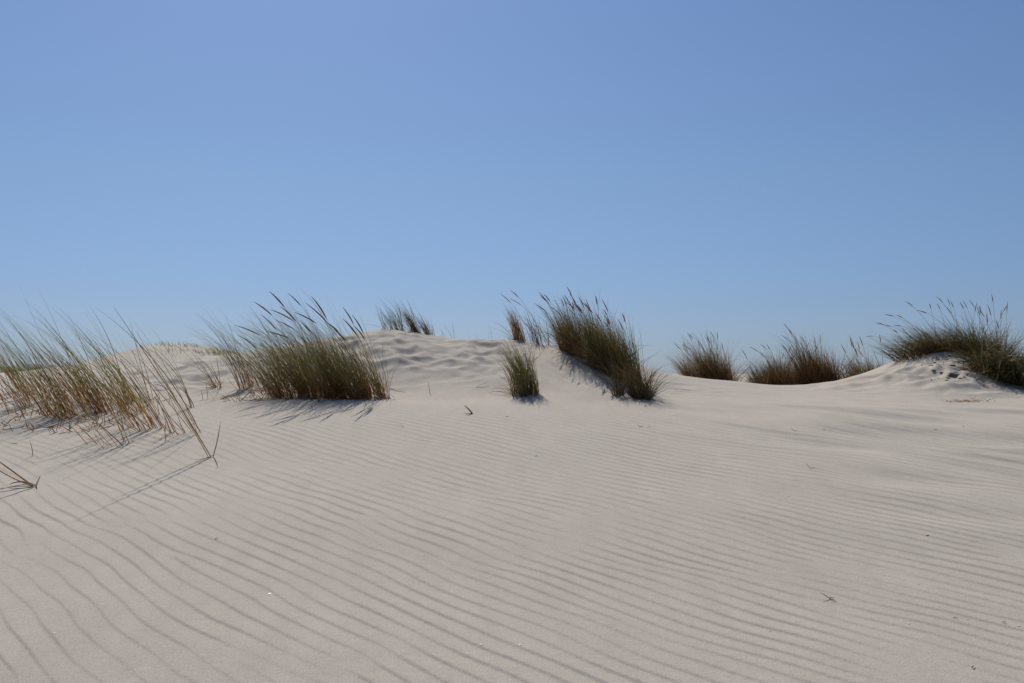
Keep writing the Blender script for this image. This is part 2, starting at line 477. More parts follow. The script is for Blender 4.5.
def tuft(name, label, group, cx, cy, rx, ry, n, length=(.5, .8), lean=(10, 35), tip=(40, 75), width=.0042,
         pal=(RUST, OLIVE, GREY), ndry=0, drypal=(RUST, STRAW, PALE), dry_len=None, dry_lean=(15, 60), dry_tip=(30, 90), stalks=0, stalk_len=(.8, .95),
         stalk_lean=(8, 20), stalk_tip=(30, 55), head=(.11, .16), head_w=.010, az_spread=28, wind=None, seed=0, ang=0, hscale=None, sink=.02, culms=None, gauss=False, power=1.2, stalk_off=0, jit=.011, old_share=.3, skew=None, stems=0, stem_len=(.25, .5)):
    r = np.random.default_rng(500 + seed)
    wind = WIND if wind is None else math.radians(wind)
    def spread(k, shrink=1.0):
        if gauss:
            p = r.normal(0, .5, (k, 2))
        else:
            rad = np.sqrt(r.uniform(0, 1, k)); an = r.uniform(0, 2 * np.pi, k)
            p = np.stack([rad * np.cos(an), rad * np.sin(an)], 1)
            if skew:      # thin the stand out towards the windward end
                for _ in range(3):
                    bad = r.uniform(0, 1, k) > (.5 + .5 * p[:, 0]) ** skew + .12
                    rad = np.sqrt(r.uniform(0, 1, k)); an = r.uniform(0, 2 * np.pi, k)
                    p2 = np.stack([rad * np.cos(an), rad * np.sin(an)], 1)
                    p[bad] = p2[bad]
        p = p * shrink
        q = p.copy()
        lx = p[:, 0] * rx; ly = p[:, 1] * ry
        ca, sa = math.cos(ang), math.sin(ang)
        x = cx + lx * ca - ly * sa; y = cy + lx * sa + ly * ca
        return x, y, q
    if culms:
        qx, qy, qq = spread(culms)
        q_l = r.normal(0, 5.5, culms); q_a = r.normal(0, az_spread * .6, culms); q_s = r.uniform(.68, 1.12, culms)
    def place(k, shrink=1.0):
        if culms:
            i = r.integers(0, culms, k)
            x = qx[i] + r.normal(0, jit, k); y = qy[i] + r.normal(0, jit, k); q = qq[i]
            place.mod = (q_l[i], q_a[i], q_s[i])
        else:
            x, y, q = spread(k, shrink)
            place.mod = (np.zeros(k), np.zeros(k), np.ones(k))
        z = ground_z(x, y) - sink
        return np.stack([x, y, z], 1), q
    z0 = float(ground_z(cx, cy)[0])
    root = thing(name, label, "grass tuft", (cx, cy, z0), group)
    loc = (cx, cy, z0)
    b, q = place(n)
    ml, ma, ms = place.mod
    L = r.uniform(*length, n) * ms * (1 if hscale is None else hscale(q))
    l0 = np.radians(r.uniform(*lean, n) + ml); l1 = np.radians(r.uniform(*tip, n) + ml)
    az = wind + np.radians(r.normal(0, az_spread * (.8 if culms else 1), n) + ma)
    k0, k1, k2 = tint(pal[0], n, r), tint(pal[1], n, r, .28), tint(pal[2], n, r, .25)
    old = (r.uniform(0, 1, n) < old_share)[:, None] * r.uniform(.4, 1, (n, 1))          # withered leaves among the green
    k1 = k1 * (1 - old) + tint(STRAW * .85, n, r) * old; k2 = k2 * (1 - old * .8) + tint(STRAW * .8, n, r) * old * .8
    V, F, C, *_ = blades(b, L, l0, l1, az, r.uniform(.7, 1.2, n) * width, k0, k1, k2,
                         power=power, az_bend=np.radians(r.normal(0, 14, n)))
    mesh_obj("green_leaves", V, F, C, M_LEAF, root, loc)
    if stems:
        b, q = place(stems)
        ml, ma, ms = place.mod
        L = r.uniform(*stem_len, stems) * ms
        l0 = np.radians(r.uniform(*lean, stems) + ml); l1 = l0 + np.radians(r.uniform(4, 16, stems))
        V, F, C, *_ = blades(b, L, l0, l1, wind + np.radians(r.normal(0, 9, stems) + ma), r.uniform(.8, 1.2, stems) * .007, tint(RUST * .9, stems, r), tint(RUST, stems, r, .3), tint(OLIVE * 1.1, stems, r, .3), prof='stalk')
        mesh_obj("stems", V, F, C, M_DRY, root, loc)
    if ndry:
        b, q = place(ndry)
        dl = dry_len or (length[0] * .3, length[1] * .75)
        L = r.uniform(*dl, ndry)
        l0 = np.radians(r.uniform(*dry_lean, ndry)); l1 = np.radians(r.uniform(*dry_tip, ndry))
        az = wind + np.radians(r.normal(0, az_spread * 2.0, ndry))
        V, F, C, *_ = blades(b, L, l0, l1, az, r.uniform(.7, 1.2, ndry) * width, tint(drypal[0], ndry, r, .3), tint(drypal[1], ndry, r, .3), tint(drypal[2], ndry, r, .3),
                             az_bend=np.radians(r.normal(0, 35, ndry)))
        mesh_obj("dry_leaves", V, F, C, M_DRY, root, loc)
    for s in range(stalks):
        b, q = place(1, .85)
        if stalk_off:
            b[0, 0] = min(b[0, 0] + stalk_off, cx + rx * .8)
            b[0, 2] = float(ground_z(b[0, 0], b[0, 1])[0]) - sink
        L = r.uniform(*stalk_len, 1) * (1 if hscale is None else hscale(q))
        l0 = np.radians(r.uniform(*stalk_lean, 1)); l1 = np.radians(r.uniform(*stalk_tip, 1))
        az = np.array([wind + math.radians(r.normal(0, az_spread * .8))])
        V, F, C, tp, lt, at = blades(b, L, l0, l1, az, np.array([.0042]), tint(RUST, 1, r), tint(OLIVE * 1.3, 1, r), tint(STRAW * .8, 1, r), prof='stalk')
        so = mesh_obj("flower_stalk", V, F, C, M_DRY, root, loc)
        hl = r.uniform(*head, 1)
        V, F, C, *_ = blades(tp, hl, lt, lt + .35, at, np.array([head_w * r.uniform(.8, 1.2)]), tint(SEED, 1, r), tint(SEED, 1, r, .3), tint(SEED * 1.15, 1, r), prof='head', seg=7)
        mesh_obj("seed_head", V, F, C, M_SEED, so, loc)
    return root

# ---- the large green clump left of centre
cx, cy = P(320, 8.15)
def hs(q): return 1.12 - .38 * np.clip(np.abs(q[:, 0] - .12), 0, 1) ** 1.7
tuft("marram_clump", "large dense green marram clump with dark seed spikes, swept left, left of centre", "marram grass clumps on the dunes",
     cx, cy, .64, .25, 1150, (.40, .88), (6, 36), (38, 88), .0042, (RUST, OLIVE * 1.3, GREY * 1.1), ndry=360, drypal=(RUST, BROWN * 1.4, STRAW), dry_len=(.12, .5),
     stalks=20, stalk_len=(.56, .80), stalk_lean=(12, 28), stalk_tip=(34, 66), stalk_off=.12, head=(.13, .25), head_w=.013, az_spread=20, seed=1, hscale=hs, culms=150, skew=.5, ang=-.32)
# ---- thin tufts between the foreground tufts and the large clump
x, y = G(243, 389); tuft("marram_tuft", "thin two-stemmed marram tuft just left of the large green clump", "thin marram tufts beside the large clump", x, y, .05, .04, 22, (.5, .85), (12, 28), (45, 85), .005, (RUST, OLIVE, GREY), ndry=6, culms=4, seed=2)
x, y = G(258, 386); tuft("marram_tuft", "thin marram tuft touching the left edge of the large green clump", "thin marram tufts beside the large clump", x, y, .10, .10, 30, (.5, .85), (12, 30), (45, 80), .0045, (RUST, OLIVE, GREY), ndry=8, culms=6, seed=3)
x, y = G(216, 387); tuft("marram_tuft", "short marram tuft with reddish dead leaves at its foot, before the sand slope", "thin marram tufts beside the large clump", x, y, .06, .05, 12, (.35, .7), (15, 35), (50, 95), .005, (RUST, OLIVE, GREY), ndry=22, dry_len=(.08, .25), culms=3, seed=4)
x, y = G(193, 407); tuft("marram_plant", "lone slender green marram stem in open sand between the left tufts and the large clump", "single marram plants", x, y, .01, .01, 5, (.55, .72), (8, 16), (35, 80), .0055, (BROWN * 1.4, OLIVE, GREY), ndry=2, dry_len=(.1, .3), culms=1, seed=5)

# ---- foreground tufts on the left
LG = "foreground marram tufts on the left"
left = [  # px, py, blades, dry, culms, label
    (8, 414, 14, 8, 3, "rusty-stemmed marram tuft cut by the left edge of the photo"),
    (14, 399, 26, 10, 5, "leafy marram tuft at the far left, behind the rusty edge tuft"),
    (38, 391, 12, 3, 2, "slim marram tuft standing far back at the left with bare sand behind"),
    (57, 414, 20, 10, 4, "marram tuft with brown stems, in front of the far left tufts"),
    (71, 416, 28, 14, 5, "marram tuft with bright orange-brown stem bases at the left group's heart"),
    (84, 399, 30, 16, 6, "marram tuft in the back row, behind the orange-based tuft"),
    (97, 412, 32, 22, 6, "thick marram tuft with a tangle of reddish dead leaves, mid left group"),
    (118, 445, 9, 5, 2, "marram stem cluster standing nearest the camera, foot in a long double shadow"),
    (112, 402, 30, 14, 6, "marram tuft in the back row, right of the reddish tangle"),
    (130, 413, 30, 22, 6, "marram tuft with orange dead leaves, left of the stout bright green tuft"),
    (150, 428, 26, 12, 4, "stout bright green marram tuft with a clear rusty foot, right side of left group"),
    (140, 402, 22, 8, 4, "marram tuft behind the stout bright green one in the left group"),
    (158, 418, 9, 6, 2, "sparse grey marram tuft just behind the stout bright green one"),
    (187, 434, 11, 7, 2, "marram tuft leaning hard left, rightmost of the left group"),
    (28, 406, 22, 8, 4, "marram tuft low at the left, between the edge tufts and brown-stemmed one"),
    (48, 400, 24, 8, 4, "marram tuft in the back row above a shadowed hollow, far left"),
]
for i, (px, py, nb, nd, cu, lab) in enumerate(left):
    x, y = G(px, py)
    f = 1.0
    tuft("marram_tuft", lab, LG, x, y, .11 + .018 * cu, .06 + .012 * cu, int(nb * .95), (.42, 1.0), (22, 36), (38, 64), .0052,
         (RUST * 1.2, OLIVE * 1.35, GREY * 1.2), ndry=int(nd * 1.2), dry_len=(.08, .36), culms=cu * 2, az_spread=17, seed=30 + i, stems=int(cu * 1.3), jit=.022)
# partly outside the frame, its leaves hang into the picture
for i, (px, py, lab) in enumerate([(-22, 402, "marram tuft outside the left edge, only its grey leaf tips reaching in"), (-50, 418, "second marram tuft beyond the left edge, nearer the camera")]):
    x, y = G(px, py)
    tuft("marram_tuft", lab, LG, x, y, .12, .10, 30, (.6, .95), (12, 28), (40, 70), .005, ndry=10, culms=6, az_spread=17, seed=60 + i)

# ---- bare dry stems by the left edge and the lone stem with the long shadow
def strand(name, label, cat, pts, wid, mat, cols, group=None, parent=None, thick=.6):
    """one bent tube through the given world points"""
    pts = np.array(pts, float)
    n = len(pts); ns = 6
    D = np.gradient(pts, axis=0); D /= np.linalg.norm(D, axis=1)[:, None] + 1e-9
    ref = np.array((0.13, .2, 1.0)); S = np.cross(D, ref); S /= np.linalg.norm(S, axis=1)[:, None] + 1e-9
    Nn = np.cross(S, D)
    w = wid * np.interp(np.linspace(0, 1, n), [0, .1, .7, 1], [.7, 1, .8, .25])
    V = []
    for k in range(ns):
        a = 2 * math.pi * k / ns
        V.append(pts + (S * math.cos(a) + Nn * math.sin(a) * thick) * w[:, None] * .5)
    V = np.stack(V, 1).reshape(-1, 3)
    F = []
    for i in range(n - 1):
        for k in range(ns):
            k2 = (k + 1) % ns
            F.append((i * ns + k, i * ns + k2, (i + 1) * ns + k2, (i + 1) * ns + k))
    for e in (0, n - 1):
        F.append((e * ns, e * ns + 1, e * ns + 2, e * ns + 3)); F.append((e * ns, e * ns + 3, e * ns + 4, e * ns + 5))
    C = None
    if cols is not None:
        C = np.repeat(np.array([cols[0] + (cols[1] - cols[0]) * t for t in np.linspace(0, 1, n)]), ns, 0)
    o = mesh_obj(name, V, np.array(F), C, mat, parent, tuple(pts[0]))
    if parent is None:
        o.location = tuple(pts[0]); o["label"] = label; o["category"] = cat
        if group: o["group"] = group
    return o

def bez(a, b, c, n=9):
    t = np.linspace(0, 1, n)[:, None]
    a, b, c = map(np.array, (a, b, c))
    return (1 - t) ** 2 * a + 2 * t * (1 - t) * b + t * t * c
def gp(px, py, up=0.0, dd=None):
    x, y = G(px, py) if dd is None else P(px, dd)
    return np.array((x, y, float(ground_z(x, y)[0]) + up))

# lone leaning reed: foot at pixel (213,457)
f = gp(213, 457)
lone = thing("marram_plant", "lone dry marram stem in the open sand casting the longest shadow", "grass stem", tuple(f), "single marram plants")
def sub(name, pts, wid, cols, parent, mat=M_DRY):
    pts = np.array(pts); o = strand(name, None, None, pts, wid, mat, cols, parent=parent)
    o.location = tuple(pts[0] - np.array(parent.location)); return o
sub("dry_stem", bez(f - [0, 0, .02], f + [-.16, -.08, .30], f + [-.46, -.26, .82], 14), .010, (STRAW * .9, OLIVE * 1.4), lone)
sub("dry_stem", bez(f + [-.02, 0, -.01], f + [-.17, .03, .24], f + [-.40, -.10, .70], 14), .009, (STRAW, STRAW), lone)
sub("dry_leaf", bez(f + [0, 0, .0], f + [.03, 0, .10], f + [.045, -.02, .20], 7), .006, (STRAW * .7, GREY), lone)
sub("dry_leaf", bez(f + [0, 0, .01], f + [-.02, -.03, -.01], f + [-.05, -.16, -.0], 5), .007, (STRAW * .8, RUST), lone)
sub("dry_leaf", bez(f + [-.06, 0, .12], f + [-.16, .02, .30], f + [-.36, .05, .40], 9), .004, (STRAW, GREY), lone)

f = gp(36, 487)
dry = thing("broken_marram_plant", "pale broken dry stems bent over the sand at the left edge", "grass stem", tuple(f))
sub("dry_stem", bez(f - [0, 0, .01], f + [-.08, 0, .05], f + [-.24, -.02, .17], 8), .015, (STRAW * 1.1, RUST * 1.1), dry)
sub("dry_stem", bez(f + [-.01, .01, 0], f + [-.12, .03, .02], f + [-.26, .03, .115], 8), .013, (STRAW * 1.1, STRAW * .7), dry)
sub("dry_leaf", bez(f + [0, 0, .005], f + [-.03, -.10, .03], f + [-.06, -.25, .008], 8), .010, (PALE, PALE * .8), dry)
sub("dry_leaf", bez(f + [0, 0, .005], f + [-.07, -.02, .04], f + [-.12, -.02, .01], 6), .012, (STRAW * .8, BROWN), dry)
sub("dry_leaf", bez(f + [-.06, -.25, .008], f + [-.18, -.23, .02], f + [-.33, -.23, .008], 6), .007, (PALE, PALE), dry)
sub("dry_leaf", bez(f + [.0, 0, .0], f + [.01, .0, .03], f + [.02, .0, .05], 5), .009, (PALE, PALE), dry)

# short stubs standing in the sand
for px, py, h, lab in [(33, 456, .085, "short dry stub standing alone in shadowed sand near the left edge"),
                       (166, 441, .11, "short brown stub leaning left between two foreground marram tufts"),
                       (313, 409, .035, "tiny dark stub in the sand below the large green clump"),
                       (208, 399, .13, "thin upright stub beside the shadow of the large clump's left tuft"),
                       (203, 400, .08, "thin pale stub just left of the taller upright stub"),
                       (159, 415, .10, "thin grey stub in front of the open sand, inside the left group"),
                       (430, 394, .10, "hair-thin pale stem in the bare sand at the dune's foot")]:
    a = gp(px, py)
    strand("grass_stub", lab, "grass stub", bez(a - [0, 0, .01], a + [-.004, 0, h * .5], a + [-.018, -.005, h], 6), .0065, M_DRY, (BROWN * 1.5, STRAW * .8), "stubs of dead stems")

# ---- crest tufts above the bare slope
CG = "small marram tufts along the skyline crest"
for px, d, n, L, rx, lab, pal in [
    (389, 10.75, 26, (.25, .42), .06, "smallest tuft of the skyline group, at its left end", (RUST, OLIVE, GREY)),
    (402, 10.9, 46, (.32, .50), .06, "middle tuft of the skyline group above the bare dune slope", (RUST, OLIVE, GREY)),
    (416, 10.8, 90, (.36, .54), .07, "tallest and densest tuft of the skyline group above the bare slope", (RUST, OLIVE, GREY)),
    (429, 10.75, 50, (.26, .44), .05, "right-hand tuft of the skyline group, standing close against the tallest", (RUST, OLIVE, GREY))]:
    x, y = P(px, d)
    tuft("marram_tuft", lab, CG, x, y, rx, .08, n, (L[0] * .8, L[1] * .9), (10, 32), (36, 68), .0045, pal, ndry=n // 4, culms=13, az_spread=20, seed=80 + int(px))
for px, d, n, h, lab in [(447, 11.0, 4, (.12, .22), "faint thin stems on the skyline just right of the skyline tuft group"), (457, 10.9, 3, (.22, .34), "curved thin stems on the skyline above the middle of the bare slope"),
                         (492, 11.0, 2, (.18, .28), "sparse thin stems on the skyline left of the straw-coloured tuft"), (478, 11.2, 3, (.1, .18), "tiny thin stems on the bare skyline, between two taller sparse ones")]:
    x, y = P(px, d)
    tuft("marram_plant", lab, "single marram plants", x, y, .05, .05, n, h, (2, 14), (20, 70), .0038, (STRAW, GREY, GREY), seed=90 + int(px), culms=2)
x, y = P(518, 10.6)
tuft("marram_tuft", "straw-coloured tuft on the skyline directly above the small green tuft", CG, x, y, .10, .08, 110, (.32, .54), (4, 20), (38, 62), .0048, (RUST, STRAW, STRAW * .9), ndry=30, culms=8, az_spread=16, seed=7)
x, y = P(541, 10.2)
tuft("marram_tuft", "spiky grey-brown tuft on the crest at the left end of the tall dark clump", CG, x, y, .10, .12, 44, (.30, .54), (4, 22), (30, 60), .0045, (BROWN, OLIVE, GREY), ndry=26, culms=7, stalks=3, stalk_len=(.5, .6), seed=8)

# ---- small green tuft on the slope
x, y = G(526, 396)
tuft("marram_tuft", "small bushy green tuft alone on the slope, leaf tips curling over", None, x, y + .05, .10, .12, 300, (.34, .54), (0, 16), (18, 80), .0042, (BROWN, OLIVE * 1.3, GREY), ndry=90, dry_len=(.12, .34), dry_tip=(60, 140), az_spread=30, wind=215, seed=9, power=1.6, culms=26)

# ---- tall dark clump right of centre
parts = [(562, 9.85, .20, .20, 330, (.58, .84), 9), (585, 9.55, .22, .22, 440, (.58, .84), 9), (606, 9.2, .20, .22, 400, (.50, .76), 5), (627, 8.9, .20, .24, 480, (.38, .62), 4)]
# one clump grown along the ridge
def dark_clump():
    x0, y0 = P(565, 9.9); x1, y1 = P(640, 8.7)
    cx, cy = (x0 + x1) / 2, (y0 + y1) / 2
    a = math.atan2(y1 - y0, x1 - x0); half = math.hypot(x1 - x0, y1 - y0) / 2 + .05
    def hs(q): return .96 + .14 * (q[:, 0] * .5 + .5) - .25 * np.clip(-q[:, 0] - .3, 0, 1)
    tuft("marram_clump", "tall dark green-brown clump with many seed spikes on the slope right of centre", "marram grass clumps on the dunes",
         cx, cy, half, .17, 1400, (.38, .68), (4, 28), (24, 58), .0044, (BROWN, DKGREEN * 1.5, OLIVE * 1.1), ndry=560, drypal=(BROWN, BROWN * 1.5, STRAW * .8), dry_len=(.15, .6), dry_tip=(30, 110),
         stalks=34, stalk_len=(.48, .66), stalk_lean=(2, 18), stalk_tip=(24, 48), head=(.10, .15), head_w=.011, az_spread=22, seed=10, ang=a, hscale=hs, culms=120)
dark_clump()
x, y = G(636, 399)
tuft("marram_tuft", "low dark tuft with splayed leaves at the right foot of the tall dark clump", None, x, y + .08, .17, .13, 280, (.16, .46), (2, 34), (24, 90), .0042, (BROWN * .7, DKGREEN * .9, OLIVE * .7), ndry=110, drypal=(BROWN * .6, BROWN, STRAW * .7), dry_len=(.10, .36), dry_lean=(10, 70), az_spread=60, wind=235, seed=11, culms=22)

# ---- clumps beyond the crest
BG = "brown marram clumps beyond the crest"
def beyond(px, d, rx, n, L, lab, seed, pal, st=6, lean=(6, 34), tip=(26, 66), ndry=None, hl=(.5, .7), spread=30, hs=None, culms=45):
    x, y = P(px, d)
    L = (L[0] * 1.2, L[1] * 1.2); hl = (hl[0] * 1.12, hl[1] * 1.12)
    tuft("marram_clump", lab, BG, x, y, rx, .25, n, L, lean, tip, .005, pal, ndry=n // 3 if ndry is None else ndry, drypal=(BROWN, BROWN * 1.8, STRAW), dry_len=(L[0] * .4, L[1] * .9), dry_tip=(20, 90),
         stalks=st, stalk_len=hl, stalk_tip=(20, 50), az_spread=spread, seed=seed, hscale=hs, culms=culms, old_share=.4)
beyond(703, 13.0, .22, 430, (.42, .66), "left half of the brown-green clump beyond the crest, fraying left into grey plumes", 12, (BROWN, OLIVE * .9, STRAW * .8), 8, hl=(.55, .72), tip=(40, 76), hs=lambda q: .82 + .12 * q[:, 0])
beyond(720, 12.9, .20, 560, (.36, .72), "taller peaked rusty clump beyond the crest, first left of the sky gap", 13, (RUST * .7, BROWN * 1.3, OLIVE), 7, hl=(.56, .80), hs=lambda q: 1.04 - .42 * np.clip(q[:, 0], 0, 1) - .1 * np.clip(-q[:, 0], 0, 1))
beyond(770, 12.8, .22, 760, (.30, .52), "low dark brown clump beyond the crest, just right of the sky gap", 14, (BROWN * .6, BROWN * .9, OLIVE * .6), 7, lean=(2, 50), tip=(15, 80), spread=70, hl=(.4, .6), hs=lambda q: .95 - .35 * np.clip(-q[:, 0], 0, 1))
beyond(790, 12.6, .20, 420, (.26, .50), "low brown clump with pale spikes, wedged left of the tall rusty-brown clump", 15, (BROWN * .8, BROWN * 1.3, STRAW * .7), 6, lean=(2, 45), tip=(15, 75), spread=60, hl=(.45, .66))
beyond(822, 12.5, .25, 900, (.36, .72), "tall rusty-brown clump beyond the crest, highest of those right of the sky gap", 16, (BROWN * .8, RUST * .7, OLIVE * .9), 10, hl=(.5, .74), hs=lambda q: 1.0 - .40 * np.clip(q[:, 0] + .2, 0, 1.2))
beyond(853, 12.2, .08, 130, (.2, .4), "small spiky olive tuft on the skyline right of the tall rusty-brown clump", 17, (RUST * .7, OLIVE, OLIVE), 3, hl=(.3, .46))
beyond(862, 12.0, .10, 200, (.16, .36), "low bristly tuft on the skyline at the foot of the right-hand mound", 18, (RUST * .7, OLIVE, OLIVE), 4, hl=(.3, .42))
beyond(876, 11.8, .10, 110, (.16, .34), "sparse bristly tuft on the skyline where the right-hand mound begins to rise", 19, (RUST * .7, OLIVE, GREY), 3, hl=(.26, .4))

# ---- the right-hand mound
MG = "marram on the right-hand mound"
x, y = P(922, 10.4)
tuft("marram_clump", "low windswept green tuft trailing left over the mound's left shoulder", MG, x, y, .27, .2, 320, (.24, .46), (35, 65), (65, 95), .0044, (RUST * .8, DKGREEN * 1.4, GREY), ndry=170, dry_lean=(30, 70), drypal=(RUST, BROWN, STRAW), dry_len=(.12, .4),
     stalks=8, stalk_len=(.40, .58), stalk_lean=(25, 45), stalk_tip=(55, 85), wind=200, az_spread=22, seed=20, head=(.08, .12))
x, y = P(950, 10.45)
tuft("marram_clump", "grey-green tuft on the mound's summit arching left, with reddish dead base", MG, x, y, .30, .2, 360, (.26, .50), (18, 50), (50, 85), .0044, (RUST * .9, OLIVE, GREY), ndry=260, drypal=(RUST * .9, BROWN * 1.2, STRAW), dry_len=(.12, .4), dry_lean=(20, 70),
     stalks=6, stalk_len=(.48, .66), stalk_lean=(15, 35), stalk_tip=(40, 70), wind=205, az_spread=26, seed=21, head=(.08, .12))
x, y = P(982, 10.2)
tuft("marram_clump", "tallest tuft of the right-hand mound with upright feathery seed heads", MG, x, y, .24, .20, 620, (.28, .56), (3, 42), (30, 110), .0044, (BROWN, DKGREEN * 1.4, GREY), ndry=260, drypal=(BROWN, BROWN * 1.6, STRAW), dry_len=(.15, .5),
     stalks=16, stalk_len=(.48, .66), stalk_lean=(2, 18), stalk_tip=(12, 38), az_spread=48, culms=40, seed=22, head=(.08, .13), head_w=.009)
x, y = P(1010, 9.4)
tuft("marram_clump", "dark dense clump whose blades drape down the mound's right side", MG, x, y, .36, .30, 2000, (.36, .70), (8, 55), (95, 165), .0046, (BROWN * .6, DKGREEN * .8, DKGREEN * 1.3), ndry=330, drypal=(BROWN * .7, BROWN, STRAW * .8), dry_len=(.2, .55), dry_tip=(90, 160),
     stalks=4, stalk_len=(.4, .6), stalk_tip=(10, 40), wind=245, az_spread=34, culms=80, seed=23, power=1.3)
x, y = P(1052, 9.35)
tuft("marram_clump", "dark drooping clump at the right edge of the photo, mostly outside it", MG, x, y, .36, .28, 900, (.34, .6), (8, 60), (80, 150), .0044, (BROWN * .8, DKGREEN * 1.2, OLIVE), ndry=200, drypal=(BROWN * .7, BROWN, STRAW * .8), wind=245, az_spread=40, culms=50, seed=24, power=1.3, stalks=3, stalk_len=(.5, .6))
# dead litter at the mound's foot
x, y = G(968, 402)
tuft("dead_grass_litter", "flattened pale dead grass at the foot of the right-hand mound", None, x, y, .22, .07, 3, (.05, .08), (70, 85), (80, 95), .004, (STRAW, STRAW, PALE), ndry=55, dry_len=(.04, .12), dry_lean=(45, 84), dry_tip=(70, 110), az_spread=80, seed=25, sink=.002, gauss=True)

# dark root clods in the mound's broken face
def clod(px, py, s, lab, seed):
    r = np.random.default_rng(seed)
    a = gp(px, py)
    nu, nv = 14, 9
    V = []; F = []
    for j in range(nv + 1):
        ph = math.pi * j / nv
        for i in range(nu):
            th = 2 * math.pi * i / nu
            d = np.array((math.sin(ph) * math.cos(th), math.sin(ph) * math.sin(th), math.cos(ph)))
            k = 1 + .45 * float(perlin(np.array([d[0] * 1.7 + seed]), np.array([d[1] * 1.7 + d[2]]), seed)[0]) + .22 * float(perlin(np.array([d[0] * 5 + seed]), np.array([d[1] * 5 + d[2] * 4]), seed + 1)[0])
            V.append(a + d * k * s * np.array((1.4, .8, .5)))
    for j in range(nv):
        for i in range(nu):
            F.append((j * nu + i, (j + 1) * nu + i, (j + 1) * nu + (i + 1) % nu, j * nu + (i + 1) % nu))
    o = mesh_obj("root_clod", np.array(V), np.array(F), None, M_CLOD, None, tuple(a))
    o.location = tuple(a); o["label"] = lab; o["category"] = "clod"; o["group"] = "dark root clods in the mound's face"
for i, (px, py, s, lab) in enumerate([
    (953, 376, .045, "largest dark root clod in the broken face of the right-hand mound"),
    (962, 369, .035, "dark root clod under the grass curtain, above the largest clod"),
    (964, 362, .022, "dark clod touching the lower edge of the mound's grass"),
    (949, 356, .014, "small dark clod near the very top of the bare mound face"),
    (935, 363, .015, "small dark clod alone on the left of the mound's bare face"),
    (934, 372, .016, "left one of two small clods level with each other on the mound"),
    (942, 373, .016, "right one of two small clods level with each other on the mound"),
    (953, 366, .020, "middle-sized clod high in the broken face, left of the grass curtain"),
    (948, 378, .012, "small clod at the lower left side of the largest clod")]):
    clod(px, py, s, lab, 300 + i)

# crumbs of root mat and short broken stems, too many to count
def scatter(name, label, pxs, pys, n, L, lean, wid, pal, seed, mat, clump=None):
    r = np.random.default_rng(seed)
    P0 = []
    while len(P0) < n:
        px = r.uniform(*pxs); py = r.uniform(*pys)
        x, y = G(px, py)
        x += r.normal(0, .05); y += r.normal(0, .08)
        if clump and perlin(np.array([x / clump]), np.array([y / clump]), seed)[0] < 0: continue
        P0.append((x, y))
    P0 = np.array(P0)
    b = np.stack([P0[:, 0], P0[:, 1], ground_z(P0[:, 0], P0[:, 1]) - .004], 1)
    l0 = np.radians(r.uniform(*lean, n))
    V, F, C, *_ = blades(b, r.uniform(*L, n), l0, np.minimum(l0 + np.radians(r.uniform(0, 25, n)), 1.6), r.uniform(0, 6.28, n), r.uniform(.6, 1.4, n) * wid, tint(pal[0], n, r, .3), tint(pal[1], n, r, .3), tint(pal[2], n, r, .3), seg=4)
    o = mesh_obj(name, V, F, C, mat)
    o["label"] = label; o["category"] = "grass litter"; o["kind"] = "stuff"
scatter("grass_litter", "broken rusty stems and dead leaf scraps littering the sand under the foreground tufts", (-10, 165), (398, 436), 220, (.03, .16), (15, 84), .0058, (BROWN, RUST * .9, STRAW), 81, M_DRY, .45)
scatter("root_litter", "dark crumbs of roots in the broken face of the right-hand mound", (928, 1005), (354, 382), 110, (.02, .08), (60, 88), .010, (BROWN * .6, BROWN * .7, BROWN), 82, M_DRY, .25)
scatter("grass_litter", "dead scraps at the foot of the large green clump", (225, 392), (393, 402), 240, (.03, .16), (30, 86), .005, (BROWN, BROWN, STRAW), 83, M_DRY, .4)

x, y = P(992, 9.55)
tuft("marram_clump", "thin pale dry strands hanging down the bare sand below the dark draping clump", MG, x, y, .36, .10, 60, (.25, .5), (60, 80), (100, 135), .004, (BROWN, STRAW * .8, PALE * .8), ndry=60, dry_len=(.15, .45), dry_lean=(60, 80), dry_tip=(100, 140), wind=262, az_spread=14, seed=27, culms=26)

# ---- far vegetation
def far_grass(name, label, spots, n, L, pal, seed):
    r = np.random.default_rng(seed)
    Vs = []; Fs = []; Cs = []; off = 0
    for (px, d, rx, ry) in spots:
        x, y = P(px, d)
        bx = x + r.normal(0, rx, n); by = y + r.normal(0, ry, n)
        keep = perlin(bx / .8, by / 1.2, seed) > -.12
        bx = bx[keep]; by = by[keep]; k = len(bx)
        b = np.stack([bx, by, ground_z(bx, by, False) - .03], 1)
        V, F, C, *_ = blades(b, r.uniform(*L, k), np.radians(r.uniform(5, 30, k)), np.radians(r.uniform(35, 75, k)), WIND + np.radians(r.normal(0, 28, k)), np.full(k, .011), tint(pal[0], k, r), tint(pal[1], k, r), tint(pal[2], k, r), seg=4)
        Vs.append(V); Fs.append(F + off); Cs.append(C); off += len(V)
    o = mesh_obj(name, np.concatenate(Vs), np.concatenate(Fs), np.concatenate(Cs), M_LEAF)
    o["label"] = label; o["category"] = "dune grass"; o["kind"] = "stuff"
far_grass("dune_grass", "sparse grey-green dune grass on the far dune behind the large clump", [(195, 26.3, .9, .5), (225, 25.8, .9, .6), (270, 25.5, 1.2, .6)], 300, (.10, .20), (STRAW * 1.1, GREY * 1.4, GREY * 1.5), 70)
far_grass("dune_grass", "hazy grey-green band of dune grass far off at the left edge", [(5, 34, 2, 2.5), (45, 36, 1.8, 2.5), (-40, 33, 2, 2)], 800, (.25, .5), (STRAW, GREY * 1.2, GREY * 1.3), 71)  # distance haze is put into the paler grey blade colours

